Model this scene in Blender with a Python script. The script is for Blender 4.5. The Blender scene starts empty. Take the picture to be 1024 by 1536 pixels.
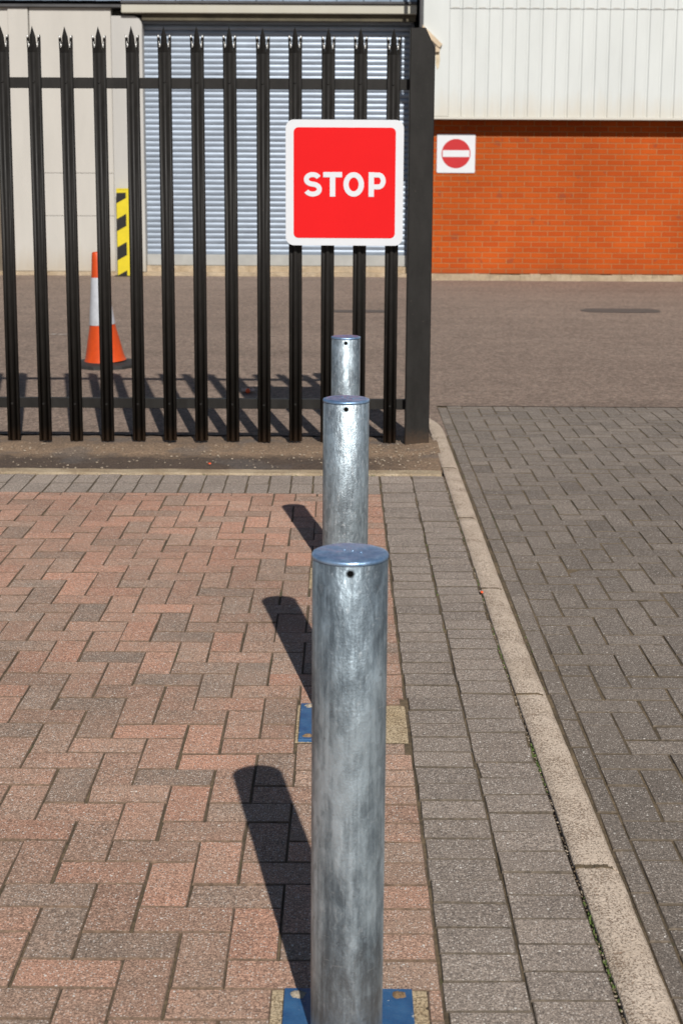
import bpy, math, random
from mathutils import Matrix, Vector, noise as mnoise
random.seed(7)
R = math.radians
scene = bpy.context.scene
COL = scene.collection

# ------------------------------------------------------------------ helpers
class MB:
    """collects faces for one mesh object"""
    def __init__(s): s.v = []; s.f = []; s.m = []; s.c = []; s.sm = []
    def add(s, vs, fs, mat=0, col=None, smooth=False):
        b = len(s.v); s.v += [tuple(p) for p in vs]
        for f in fs:
            s.f.append([b + i for i in f]); s.m.append(mat); s.sm.append(smooth)
        s.c += [col or (0, 0, 0)] * len(vs)
        return b
    def box(s, x0, x1, y0, y1, z0, z1, mat=0, bev=0.0, col=None):
        if bev <= 0:
            vs = [(x, y, z) for z in (z0, z1) for y in (y0, y1) for x in (x0, x1)]
            fs = [(0, 2, 3, 1), (4, 5, 7, 6), (0, 1, 5, 4), (1, 3, 7, 5), (3, 2, 6, 7), (2, 0, 4, 6)]
            s.add(vs, fs, mat, col); return
        b = bev; vs = []; idx = {}
        for ax in range(3):
            for sx in (0, 1):
                for sy in (0, 1):
                    for sz in (0, 1):
                        o = [b, b, b]; o[ax] = 0
                        idx[(ax, sx, sy, sz)] = len(vs)
                        vs.append((x1 - o[0] if sx else x0 + o[0], y1 - o[1] if sy else y0 + o[1], z1 - o[2] if sz else z0 + o[2]))
        fs = []
        q = ((0, 0), (1, 0), (1, 1), (0, 1))
        for ax in range(3):
            for sd in (0, 1):
                k = []
                for (p, r) in q:
                    t = [p, r]; t.insert(ax, sd); k.append(idx[(ax, *t)])
                flip = (sd == 0) != (ax == 1)
                fs.append(k[::-1] if flip else k)
        cen = Vector(((x0 + x1) / 2, (y0 + y1) / 2, (z0 + z1) / 2))
        def orient(f):
            a, c, d = Vector(vs[f[0]]), Vector(vs[f[1]]), Vector(vs[f[2]])
            n = (c - a).cross(d - c)
            mid = sum((Vector(vs[i]) for i in f), Vector()) / len(f)
            return f if n.dot(mid - cen) > 0 else f[::-1]
        for a1 in range(3):
            for a2 in range(a1 + 1, 3):
                a3 = 3 - a1 - a2
                for s1 in (0, 1):
                    for s2 in (0, 1):
                        k = []
                        for (ax, s3) in ((a1, 0), (a1, 1), (a2, 1), (a2, 0)):
                            t = [0, 0, 0]; t[a1] = s1; t[a2] = s2; t[a3] = s3
                            k.append(idx[(ax, *t)])
                        fs.append(k)
        for sx in (0, 1):
            for sy in (0, 1):
                for sz in (0, 1): fs.append([idx[(ax, sx, sy, sz)] for ax in range(3)])
        s.add(vs, [orient(list(f)) for f in fs], mat, col)
    def lathe(s, prof, cx=0, cy=0, seg=32, mat=0, smooth=True, cap_top=False, cap_bot=False):
        vs = []
        for (r, z) in prof:
            for k in range(seg):
                a = 2 * math.pi * k / seg
                vs.append((cx + r * math.cos(a), cy + r * math.sin(a), z))
        fs = []
        for i in range(len(prof) - 1):
            for k in range(seg):
                k2 = (k + 1) % seg
                fs.append((i * seg + k, i * seg + k2, (i + 1) * seg + k2, (i + 1) * seg + k))
        s.add(vs, fs, mat, None, smooth)
        if cap_top: s.add(vs[-seg:], [list(range(seg))], mat)
        if cap_bot: s.add(vs[:seg], [list(range(seg))[::-1]], mat)
    def prism(s, pts, y0, y1, mat=0, mside=None):
        """polygon pts (x,z), extruded from y0 (front, towards the camera) to y1"""
        n = len(pts); ms = mat if mside is None else mside
        s.add([(x, y0, z) for x, z in pts], [list(range(n))], mat)
        s.add([(x, y1, z) for x, z in pts], [list(range(n))[::-1]], mat)
        vs = [(x, y0, z) for x, z in pts] + [(x, y1, z) for x, z in pts]
        s.add(vs, [(i, n + i, n + (i + 1) % n, (i + 1) % n) for i in range(n)], ms)
    def strip(s, line, w, y0, y1, mat=0, closed=False):
        """thick polyline (x,z) as a prism of mitred quads"""
        n = len(line); L = []; Rr = []
        for i in range(n):
            p = Vector(line[i])
            a = Vector(line[i - 1]) if (i > 0 or closed) else None
            b = Vector(line[(i + 1) % n]) if (i < n - 1 or closed) else None
            d1 = (p - a).normalized() if a is not None else None
            d2 = (b - p).normalized() if b is not None else None
            d = d1 if d2 is None else d2 if d1 is None else (d1 + d2).normalized()
            k = 1 / max(0.3, d.dot(d1 or d2))
            nrm = Vector((-d.y, d.x)) * (w / 2 * k)
            L.append(p + nrm); Rr.append(p - nrm)
        vs = []
        for y in (y0, y1):
            vs += [(q.x, y, q.y) for q in L] + [(q.x, y, q.y) for q in Rr]
        fs = []
        for i in range(n if closed else n - 1):
            j = (i + 1) % n
            fs += [(n + i, n + j, j, i), (2 * n + i, 2 * n + j, 3 * n + j, 3 * n + i), (i, j, 2 * n + j, 2 * n + i), (n + j, n + i, 3 * n + i, 3 * n + j)]
        if not closed: fs += [(0, 2 * n, 3 * n, n), (n - 1, 2 * n - 1, 4 * n - 1, 3 * n - 1)]
        s.add(vs, fs, mat)
    def build(s, name, mats, parent=None, attr=False, recalc=False):
        me = bpy.data.meshes.new(name)
        me.from_pydata(s.v, [], s.f)
        if not isinstance(mats, (list, tuple)): mats = [mats]
        for m in mats: me.materials.append(m)
        me.polygons.foreach_set('material_index', s.m)
        me.polygons.foreach_set('use_smooth', s.sm)
        if attr:
            a = me.color_attributes.new('tint', 'FLOAT_COLOR', 'POINT')
            flat = []
            for c in s.c: flat += [c[0], c[1], c[2], 1.0]
            a.data.foreach_set('color', flat)
        me.validate(); me.update()
        if recalc:
            import bmesh
            bm = bmesh.new(); bm.from_mesh(me); bmesh.ops.recalc_face_normals(bm, faces=bm.faces); bm.to_mesh(me); bm.free()
        o = bpy.data.objects.new(name, me); COL.objects.link(o)
        if parent: o.parent = parent
        return o

def tag(o, label=None, cat=None, group=None, kind=None):
    if label: o['label'] = label
    if cat: o['category'] = cat
    if group: o['group'] = group
    if kind: o['kind'] = kind
    return o
def thing(name, label, cat, loc=(0, 0, 0), rot=(0, 0, 0), group=None):
    o = bpy.data.objects.new(name, None); COL.objects.link(o)
    o.location = loc; o.rotation_euler = rot; o.empty_display_size = 0.1
    return tag(o, label, cat, group)
def rrect(x0, x1, z0, z1, r, n=6, corners=(1, 1, 1, 1)):
    pts = []
    for (cx, cz, a0, on) in ((x1 - r, z0 + r, -90, corners[0]), (x1 - r, z1 - r, 0, corners[1]), (x0 + r, z1 - r, 90, corners[2]), (x0 + r, z0 + r, 180, corners[3])):
        if on:
            for k in range(n + 1):
                a = R(a0 + 90 * k / n); pts.append((cx + r * math.cos(a), cz + r * math.sin(a)))
        else:
            sx = 1 if a0 in (-90, 0) else -1; sz = 1 if a0 in (0, 90) else -1
            pts.append((cx + sx * r, cz + sz * r))
    return pts

# ------------------------------------------------------------------ materials
class NT:
    def __init__(s, name):
        s.m = bpy.data.materials.new(name); s.m.use_nodes = True
        s.t = s.m.node_tree; s.b = s.t.nodes['Principled BSDF']
    def n(s, typ, **kw):
        nd = s.t.nodes.new(typ)
        for k, v in kw.items():
            if hasattr(nd, k): setattr(nd, k, v)
            else: nd.inputs[k].default_value = v
        return nd
    def l(s, a, b): s.t.links.new(a, b)
    def coords(s, scale=(1, 1, 1), rot=(0, 0, 0)):
        tc = s.n('ShaderNodeTexCoord'); mp = s.n('ShaderNodeMapping')
        mp.inputs['Scale'].default_value = scale; mp.inputs['Rotation'].default_value = rot
        s.l(tc.outputs['Object'], mp.inputs['Vector']); return mp.outputs['Vector']
    def noise(s, vec, scale, detail=3, rough=0.55, dist=0):
        nd = s.n('ShaderNodeTexNoise'); nd.inputs['Scale'].default_value = scale; nd.inputs['Detail'].default_value = detail
        nd.inputs['Roughness'].default_value = rough; nd.inputs['Distortion'].default_value = dist
        s.l(vec, nd.inputs['Vector']); return nd.outputs['Fac']
    def vor(s, vec, scale, out='Distance', feature='F1'):
        nd = s.n('ShaderNodeTexVoronoi'); nd.feature = feature; nd.inputs['Scale'].default_value = scale
        s.l(vec, nd.inputs['Vector']); return nd.outputs[out]
    def ramp(s, fac, stops):
        nd = s.n('ShaderNodeValToRGB'); e = nd.color_ramp.elements
        while len(e) < len(stops): e.new(0.5)
        for i, (p, c) in enumerate(stops):
            e[i].position = p; e[i].color = (c, c, c, 1) if isinstance(c, (int, float)) else (*c, 1)
        s.l(fac, nd.inputs['Fac']); return nd.outputs['Color']
    def mix(s, fac, a, b, mode='MIX'):
        nd = s.n('ShaderNodeMix', data_type='RGBA', blend_type=mode)
        for sock, v in ((nd.inputs[0], fac), (nd.inputs[6], a), (nd.inputs[7], b)):
            if isinstance(v, (int, float)): sock.default_value = v
            elif isinstance(v, tuple): sock.default_value = (*v, 1)
            else: s.l(v, sock)
        return nd.outputs[2]
    def math(s, op, a, b=0.0, clamp=False):
        nd = s.n('ShaderNodeMath', operation=op); nd.use_clamp = clamp
        for sock, v in ((nd.inputs[0], a), (nd.inputs[1], b)):
            if isinstance(v, (int, float)): sock.default_value = v
            else: s.l(v, sock)
        return nd.outputs[0]
    def bump(s, h, dist, strength=1.0, normal=None):
        nd = s.n('ShaderNodeBump'); nd.inputs['Distance'].default_value = dist; nd.inputs['Strength'].default_value = strength
        s.l(h, nd.inputs['Height'])
        if normal is not None: s.l(normal, nd.inputs['Normal'])
        s.l(nd.outputs['Normal'], s.b.inputs['Normal']); return nd.outputs['Normal']
    def base(s, v):
        if isinstance(v, tuple): s.b.inputs['Base Color'].default_value = (*v, 1)
        else: s.l(v, s.b.inputs['Base Color'])
    def rough(s, v):
        if isinstance(v, (int, float)): s.b.inputs['Roughness'].default_value = v
        else: s.l(v, s.b.inputs['Roughness'])
    def set(s, **kw):
        for k, v in kw.items(): s.b.inputs[k].default_value = v

def mat_paver(name, grey, warm, red, wlo, whi, spk=(0.62, 0.56, 0.5)):
    """blocks: tint.r = hue choice, tint.g = brightness, tint.b = offset for the noise"""
    M = NT(name)
    at = M.n('ShaderNodeVertexColor', layer_name='tint'); sp = M.n('ShaderNodeSeparateColor'); M.l(at.outputs['Color'], sp.inputs[0])
    v = M.coords()
    add = M.n('ShaderNodeVectorMath', operation='ADD'); M.l(v, add.inputs[0])
    cb = M.n('ShaderNodeCombineXYZ'); off = M.math('MULTIPLY', sp.outputs[2], 40.0); M.l(off, cb.inputs[2]); M.l(cb.outputs[0], add.inputs[1])
    vv = add.outputs[0]
    blot = M.noise(vv, 9, 2)
    f = M.math('ADD', sp.outputs[0], M.math('MULTIPLY', M.math('SUBTRACT', blot, 0.5), 0.75), True)
    c = M.ramp(f, [(0.0, grey), (wlo, warm), (whi, red)])
    big = M.noise(v, 1.1, 4, 0.6)
    c = M.mix(1.0, c, M.ramp(big, [(0.3, 0.86), (0.7, 1.12)]), 'MULTIPLY')
    br = M.math('ADD', M.math('MULTIPLY', sp.outputs[1], 0.24), 0.88)
    c = M.mix(1.0, c, br, 'MULTIPLY')
    grit = M.noise(vv, 260, 2, 0.8)
    c = M.mix(1.0, c, M.ramp(grit, [(0.34, 0.40), (0.5, 0.95), (0.66, 1.75)]), 'MULTIPLY')
    grit2 = M.noise(vv, 95, 3, 0.75)
    c = M.mix(1.0, c, M.ramp(grit2, [(0.3, 0.72), (0.7, 1.28)]), 'MULTIPLY')
    vs = M.vor(vv, 190); vc = M.vor(vv, 190, 'Color'); spc = M.n('ShaderNodeSeparateColor'); M.l(vc, spc.inputs[0])
    near = M.math('LESS_THAN', vs, 0.36); few = M.math('GREATER_THAN', spc.outputs[0], 0.75)
    c = M.mix(M.math('MULTIPLY', M.math('MULTIPLY', near, few), 0.85), c, spk)
    vs2 = M.vor(vv, 60); vc2 = M.vor(vv, 60, 'Color'); spc2 = M.n('ShaderNodeSeparateColor'); M.l(vc2, spc2.inputs[0])
    c = M.mix(M.math('MULTIPLY', M.math('LESS_THAN', vs2, 0.16), M.math('GREATER_THAN', spc2.outputs[1], 0.9)), c, (0.7, 0.66, 0.6))
    # grime creeping in from the joints
    dirt = M.noise(v, 28, 3, 0.7)
    c = M.mix(M.math('MULTIPLY', M.ramp(dirt, [(0.58, 0.0), (0.72, 1.0)]), 0.18), c, (0.10, 0.075, 0.05))
    M.base(c); M.rough(0.85); M.set(**{'Specular IOR Level': 0.3})
    h = M.math('ADD', M.math('MULTIPLY', grit, 0.5), M.math('MULTIPLY', grit2, 0.9))
    M.bump(h, 0.003, 0.9)
    return M.m

PAV_RED = mat_paver('red_block', (0.255, 0.192, 0.150), (0.335, 0.225, 0.166), (0.425, 0.235, 0.164), 0.42, 0.98)
PAV_GREY = mat_paver('grey_block', (0.228, 0.190, 0.160), (0.252, 0.209, 0.175), (0.275, 0.226, 0.187), 0.5, 1.0)
PAV_ROAD = mat_paver('dark_block', (0.165, 0.139, 0.117), (0.182, 0.153, 0.128), (0.20, 0.167, 0.138), 0.5, 1.0, (0.5, 0.45, 0.4))

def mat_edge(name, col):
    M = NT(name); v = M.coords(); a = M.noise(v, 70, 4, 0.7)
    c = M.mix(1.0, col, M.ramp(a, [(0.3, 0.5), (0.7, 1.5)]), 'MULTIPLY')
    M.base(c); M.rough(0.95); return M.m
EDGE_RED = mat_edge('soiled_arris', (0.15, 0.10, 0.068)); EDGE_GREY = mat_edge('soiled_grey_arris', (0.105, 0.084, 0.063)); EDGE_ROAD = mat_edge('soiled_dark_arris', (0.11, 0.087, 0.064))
def mat_sand():
    M = NT('joint_sand'); v = M.coords()
    a = M.noise(v, 60, 4, 0.7); b = M.noise(v, 5, 3)
    c = M.mix(M.ramp(b, [(0.4, 0.0), (0.62, 1.0)]), (0.085, 0.062, 0.036), (0.15, 0.108, 0.062))
    c = M.mix(1.0, c, M.ramp(a, [(0.3, 0.5), (0.7, 1.4)]), 'MULTIPLY')
    moss = M.noise(v, 3.1, 5, 0.7)
    c = M.mix(M.ramp(moss, [(0.60, 0.0), (0.66, 0.7)]), c, (0.055, 0.075, 0.02))
    M.base(c); M.rough(0.95); M.bump(a, 0.004); return M.m
SAND = mat_sand()

def mat_tarmac():
    M = NT('tarmac'); v = M.coords()
    g1 = M.noise(v, 34, 5, 0.88); g2 = M.noise(v, 150, 2, 0.7); big = M.noise(v, 0.35, 5, 0.6); mid = M.noise(v, 3.2, 6, 0.75)
    c = M.mix(M.ramp(big, [(0.3, 0.0), (0.7, 1.0)]), (0.212, 0.157, 0.124), (0.258, 0.193, 0.153))
    c = M.mix(1.0, c, M.ramp(g1, [(0.34, 0.38), (0.5, 0.95), (0.66, 1.75)]), 'MULTIPLY')
    c = M.mix(1.0, c, M.ramp(g2, [(0.3, 0.6), (0.7, 1.4)]), 'MULTIPLY')
    c = M.mix(1.0, c, M.ramp(mid, [(0.3, 0.87), (0.7, 1.10)]), 'MULTIPLY')
    vs = M.vor(v, 45); vc = M.n('ShaderNodeSeparateColor'); M.l(M.vor(v, 70, 'Color'), vc.inputs[0])
    c = M.mix(M.math('MULTIPLY', M.math('LESS_THAN', vs, 0.33), M.math('GREATER_THAN', vc.outputs[0], 0.90)), c, (0.40, 0.34, 0.28))
    # tyre-worn streaks and a damp line along the far wall
    st = M.noise(M.coords((0.12, 1.6, 1), (0, 0, 0.05)), 1.3, 5, 0.6)
    c = M.mix(1.0, c, M.ramp(st, [(0.35, 0.90), (0.6, 1.03)]), 'MULTIPLY')
    M.base(c); M.rough(0.9); M.set(**{'Specular IOR Level': 0.25}); M.bump(M.math('ADD', g1, M.math('MULTIPLY', g2, 0.4)), 0.007); return M.m
TARMAC = mat_tarmac()

def mat_patch():
    M = NT('dark_tarmac'); v = M.coords(); g = M.noise(v, 60, 4, 0.7)
    c = M.mix(1.0, (0.085, 0.068, 0.058), M.ramp(g, [(0.3, 0.6), (0.7, 1.4)]), 'MULTIPLY')
    M.base(c); M.rough(0.85); M.bump(g, 0.004); return M.m
PATCH = mat_patch()

def mat_soil():
    M = NT('verge_soil'); v = M.coords()
    a = M.noise(v, 9, 5, 0.65); b = M.noise(v, 85, 3, 0.75); sep = M.n('ShaderNodeSeparateXYZ'); tc = M.n('ShaderNodeTexCoord'); M.l(tc.outputs['Object'], sep.inputs[0])
    y = M.math('ADD', sep.outputs[1], M.math('MULTIPLY', M.math('SUBTRACT', a, 0.5), 0.30))
    band = M.ramp(M.math('SUBTRACT', y, 7.2), [(0.40, 0.0), (0.56, 1.0), (0.80, 0.55), (0.95, 0.5)])
    x = M.math('ADD', sep.outputs[0], M.math('MULTIPLY', M.math('SUBTRACT', a, 0.5), 0.5))
    right = M.ramp(M.math('ADD', x, 0.2), [(0.25, 0.0), (0.62, 0.8)])
    f = M.math('MAXIMUM', band, right)
    c = M.mix(f, (0.088, 0.060, 0.042), (0.28, 0.19, 0.12))
    grey = M.noise(v, 2.5, 4)
    c = M.mix(M.ramp(grey, [(0.55, 0.0), (0.62, 0.5)]), c, (0.125, 0.11, 0.10))
    c = M.mix(1.0, c, M.ramp(b, [(0.3, 0.45), (0.7, 1.55)]), 'MULTIPLY')
    M.base(c); M.rough(0.95); M.bump(M.math('ADD', b, a), 0.012); return M.m
SOIL = mat_soil()

def mat_concrete(name, c1, c2, pore=0.0, scale=1.0):
    M = NT(name); v = M.coords()
    a = M.noise(v, 5 * scale, 5, 0.65); b = M.noise(v, 120, 3, 0.75)
    c = M.mix(M.ramp(a, [(0.35, 0.0), (0.65, 1.0)]), c1, c2)
    c = M.mix(1.0, c, M.ramp(b, [(0.3, 0.8), (0.7, 1.18)]), 'MULTIPLY')
    h = b
    if pore:
        p = M.noise(M.coords((1.0, 1.0, 1)), 230, 2, 0.6); zone = M.noise(v, 9, 3, 0.6)
        q = M.ramp(M.math('ADD', p, M.math('MULTIPLY', M.math('SUBTRACT', zone, 0.5), 0.28)), [(0.545, 0.0), (0.61, 1.0)])
        c = M.mix(M.math('MULTIPLY', q, pore), c, (c1[0] * 0.45, c1[1] * 0.36, c1[2] * 0.30))
        h = M.math('SUBTRACT', b, q)
    M.base(c); M.rough(0.88); M.set(**{'Specular IOR Level': 0.3}); M.bump(h, 0.003); return M.m
KERB = mat_concrete('kerb_concrete', (0.53, 0.43, 0.335), (0.60, 0.495, 0.395), 0.8)
EDGING = mat_concrete('edging_concrete', (0.37, 0.28, 0.18), (0.50, 0.405, 0.28), 0.5)
PLINTH = mat_concrete('plinth_concrete', (0.42, 0.32, 0.21), (0.52, 0.42, 0.30), 0.3)
FOOTING = mat_concrete('footing_concrete', (0.42, 0.315, 0.19), (0.56, 0.45, 0.30), 0.6)
STONE = mat_concrete('pebble_stone', (0.30, 0.23, 0.16), (0.50, 0.43, 0.34), 0.0, 20)

def mat_galv(name, dark, lite, r0, r1, spangle=0.25, crisp=0.3, bump=0.005, cap=False):
    M = NT(name)
    v = M.coords((1, 1, 0.30)); v1 = M.coords()
    oi = M.n('ShaderNodeObjectInfo')
    def shifted(vec):
        add = M.n('ShaderNodeVectorMath', operation='ADD'); M.l(vec, add.inputs[0]); cb = M.n('ShaderNodeCombineXYZ')
        M.l(M.math('MULTIPLY', oi.outputs['Random'], 30.0), cb.inputs[2]); M.l(cb.outputs[0], add.inputs[1]); return add.outputs[0]
    vv = shifted(v); v2 = shifted(v1)
    big = M.noise(vv, 9, 3, 0.6, 0.5); mid = M.noise(vv, 46, 5, 0.72, 0.25)
    streak = M.noise(shifted(M.coords((1, 1, 0.03))), 95, 4, 0.7); fine = M.noise(v2, 190, 3, 0.75)
    k = M.math('ADD', M.math('ADD', M.math('MULTIPLY', big, 0.45), M.math('MULTIPLY', mid, 0.33)), M.math('MULTIPLY', streak, 0.22))
    c = M.mix(M.ramp(k, [(0.43, 0.0), (0.50, 0.42), (0.57, 1.0)]), dark, lite)
    cell = M.n('ShaderNodeSeparateColor'); M.l(M.vor(shifted(M.coords((1, 1, 0.6))), 75, 'Color'), cell.inputs[0])
    c = M.mix(1.0, c, M.math('ADD', M.math('MULTIPLY', cell.outputs[0], spangle), 1 - spangle / 2), 'MULTIPLY')
    flake = M.ramp(M.noise(shifted(M.coords((1, 1, 0.45))), 130, 4, 0.8, 0.6), [(0.57, 0.0), (0.62, 1.0)])
    c = M.mix(M.math('MULTIPLY', flake, crisp), c, (0.80, 0.86, 0.90))
    pit = M.ramp(M.noise(v2, 48, 4, 0.75), [(0.64, 0.0), (0.70, 1.0)])
    c = M.mix(M.math('MULTIPLY', pit, 0.5), c, (0.12, 0.125, 0.13))
    scr = M.ramp(M.noise(M.coords((6, 6, 90), (0.5, 0.3, 0)), 3.0, 3, 0.6), [(0.70, 0.0), (0.73, 1.0)])
    c = M.mix(M.math('MULTIPLY', scr, 0.35), c, (0.75, 0.78, 0.80))
    if not cap:     # splashed dirt near the ground
        sep = M.n('ShaderNodeSeparateXYZ'); M.l(v1, sep.inputs[0])
        low = M.ramp(M.math('ADD', sep.outputs[2], M.math('MULTIPLY', M.math('SUBTRACT', mid, 0.5), 0.25)), [(0.0, 0.55), (0.22, 0.0)])
        c = M.mix(low, c, (0.20, 0.17, 0.14))
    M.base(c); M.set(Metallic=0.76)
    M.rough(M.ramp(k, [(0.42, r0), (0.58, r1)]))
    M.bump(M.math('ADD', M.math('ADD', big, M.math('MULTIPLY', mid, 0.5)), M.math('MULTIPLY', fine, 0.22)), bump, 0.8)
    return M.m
GALV = mat_galv('galvanised_steel', (0.135, 0.168, 0.195), (0.48, 0.58, 0.65), 0.56, 0.42, 0.25, 0.16)
GALV_BRIGHT = mat_galv('galvanised_spangled', (0.17, 0.20, 0.225), (0.42, 0.50, 0.55), 0.55, 0.42, 0.35, 0.45, 0.006)
GALV_CAP = mat_galv('galvanised_cap', (0.20, 0.34, 0.55), (0.42, 0.60, 0.82), 0.42, 0.34, 0.12, 0.06, 0.003, True)  # blue of the reflected sky is put into the zinc colour

def mat_simple(name, col, rough=0.5, metallic=0.0, var=0.15, scale=8, bump=0.0, spec=0.5):
    M = NT(name); v = M.coords(); a = M.noise(v, scale, 5, 0.65)
    c = M.mix(1.0, col, M.ramp(a, [(0.3, 1 - var), (0.7, 1 + var)]), 'MULTIPLY')
    M.base(c); M.rough(rough); M.set(Metallic=metallic, **{'Specular IOR Level': spec})
    if bump: M.bump(M.noise(v, scale * 12, 3), bump)
    return M.m
HOLE = mat_simple('hole_black', (0.006, 0.006, 0.006), 1.0, var=0.0, spec=0.0)
BARE = mat_simple('bare_galvanised', (0.7, 0.7, 0.68), 0.45, 0.4, 0.1)
RUST = mat_simple('corroded_bolt', (0.30, 0.19, 0.10), 0.9, 0.0, 0.5, 90, 0.004)
BOLTZ = mat_simple('crusted_zinc', (0.55, 0.47, 0.36), 0.85, 0.0, 0.5, 120, 0.004)
SIGN_WHITE = mat_simple('sign_white', (0.60, 0.62, 0.65), 0.45, var=0.02)
SIGN_RED = mat_simple('sign_red', (0.64, 0.008, 0.010), 0.7, var=0.03, scale=3, spec=0.15)
SIGN_RED_DULL = mat_simple('faded_sign_red', (0.44, 0.018, 0.022), 0.8, var=0.05, scale=6)
SIGN_BACK = mat_simple('sign_grey_back', (0.22, 0.23, 0.24), 0.5, 0.3)
ORANGE = mat_simple('cone_orange', (0.53, 0.058, 0.005), 0.45, var=0.12, scale=14)
SLEEVE = mat_simple('cone_sleeve', (0.44, 0.455, 0.49), 0.4, var=0.1, scale=30)
RUBBER = mat_simple('black_rubber', (0.022, 0.021, 0.020), 0.75, var=0.3, scale=30)
YELLOW = mat_simple('hazard_yellow', (0.60, 0.48, 0.012), 0.5, var=0.08, scale=12)
HBLACK = mat_simple('hazard_black', (0.008, 0.007, 0.006), 0.5, var=0.2, scale=12)
CLAD = None
LITTER_O = mat_simple('litter_orange', (0.85, 0.10, 0.02), 0.4, var=0.1)
LITTER_P = mat_simple('litter_pale', (0.55, 0.42, 0.36), 0.6, var=0.2, scale=90)
MOSS = mat_simple('moss_green', (0.07, 0.11, 0.018), 0.8, var=0.5, scale=200)
MARK = mat_simple('scuffed_white', (0.52, 0.49, 0.45), 0.9, var=0.4, scale=60)
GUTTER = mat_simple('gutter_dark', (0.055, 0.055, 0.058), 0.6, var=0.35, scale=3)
OLIVE = mat_simple('lintel_shade', (0.085, 0.072, 0.045), 0.8, var=0.3, scale=4)
LINTEL = None

def mat_fence():
    M = NT('fence_black'); v = M.coords((1, 1, 0.3)); a = M.noise(v, 14, 5, 0.7); b = M.noise(M.coords(), 55, 4, 0.7)
    c = M.mix(M.ramp(a, [(0.35, 0.0), (0.7, 1.0)]), (0.010, 0.009, 0.008), (0.019, 0.0175, 0.016))
    c = M.mix(M.math('MULTIPLY', M.ramp(b, [(0.655, 0.0), (0.73, 1.0)]), 0.6), c, (0.12, 0.095, 0.075))
    sep = M.n('ShaderNodeSeparateXYZ'); tc = M.n('ShaderNodeTexCoord'); M.l(tc.outputs['Object'], sep.inputs[0])
    low = M.ramp(M.math('ADD', sep.outputs[2], M.math('MULTIPLY', M.math('SUBTRACT', b, 0.5), 0.12)), [(0.01, 0.85), (0.10, 0.0)])
    c = M.mix(low, c, (0.060, 0.038, 0.024))
    M.base(c); M.rough(M.ramp(a, [(0.3, 0.48), (0.7, 0.62)])); M.set(**{'Specular IOR Level': 0.25}); M.bump(b, 0.0006); return M.m
FENCE = mat_fence()

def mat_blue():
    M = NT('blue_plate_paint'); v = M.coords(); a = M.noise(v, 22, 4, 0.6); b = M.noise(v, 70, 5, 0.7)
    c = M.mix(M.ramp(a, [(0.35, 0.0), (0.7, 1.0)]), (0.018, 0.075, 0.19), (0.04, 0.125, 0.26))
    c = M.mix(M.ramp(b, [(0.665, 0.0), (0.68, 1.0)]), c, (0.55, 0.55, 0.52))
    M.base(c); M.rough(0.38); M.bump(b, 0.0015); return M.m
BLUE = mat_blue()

def mat_brick():
    M = NT('orange_brick'); tc = M.n('ShaderNodeTexCoord'); sep = M.n('ShaderNodeSeparateXYZ'); M.l(tc.outputs['Object'], sep.inputs[0])
    cb = M.n('ShaderNodeCombineXYZ'); M.l(sep.outputs[0], cb.inputs[0]); M.l(sep.outputs[2], cb.inputs[1])
    v = tc.outputs['Object']
    wob = M.math('MULTIPLY', M.math('SUBTRACT', M.noise(v, 3.0, 2), 0.5), 0.008)
    M.l(M.math('ADD', sep.outputs[2], wob), cb.inputs[1])
    bt = M.n('ShaderNodeTexBrick'); M.l(cb.outputs[0], bt.inputs['Vector'])
    bt.offset = 0.5; bt.inputs['Scale'].default_value = 1.0; bt.inputs['Mortar Size'].default_value = 0.0066; bt.inputs['Mortar Smooth'].default_value = 0.3
    bt.inputs['Brick Width'].default_value = 0.225; bt.inputs['Row Height'].default_value = 0.075
    bt.inputs['Color1'].default_value = (0.42, 0.076, 0.012, 1); bt.inputs['Color2'].default_value = (0.36, 0.058, 0.011, 1)
    bt.inputs['Mortar'].default_value = (0.37, 0.16, 0.065, 1); bt.inputs['Bias'].default_value = -0.25
    big = M.noise(v, 0.8, 4, 0.6)
    c = M.mix(1.0, bt.outputs['Color'], M.ramp(big, [(0.3, 0.82), (0.7, 1.12)]), 'MULTIPLY')
    # a few burnt bricks, picked per brick
    fl = M.n('ShaderNodeVectorMath', operation='SNAP'); fl.inputs[1].default_value = (0.225, 0.075, 1); M.l(cb.outputs[0], fl.inputs[0])
    wn = M.n('ShaderNodeTexWhiteNoise'); M.l(fl.outputs[0], wn.inputs['Vector'])
    spot = M.math('MULTIPLY', M.ramp(M.noise(cb.outputs[0], 5.5, 2, 0.5), [(0.66, 0.0), (0.70, 0.6)]), M.math('SUBTRACT', 1.0, bt.outputs['Fac']))
    c = M.mix(spot, c, (0.22, 0.06, 0.03))
    fine = M.noise(v, 90, 3)
    c = M.mix(1.0, c, M.ramp(fine, [(0.3, 0.85), (0.7, 1.15)]), 'MULTIPLY')
    # splash-back dirt at the foot
    low = M.ramp(M.math('ADD', sep.outputs[2], M.math('MULTIPLY', big, 0.2)), [(0.16, 0.55), (0.30, 0.0)])
    c = M.mix(low, c, (0.20, 0.07, 0.03))
    M.base(c); M.rough(0.95); M.set(**{'Specular IOR Level': 0.1}); M.bump(M.math('SUBTRACT', 1.0, bt.outputs['Fac']), 0.006); return M.m
BRICK = mat_brick()

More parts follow.
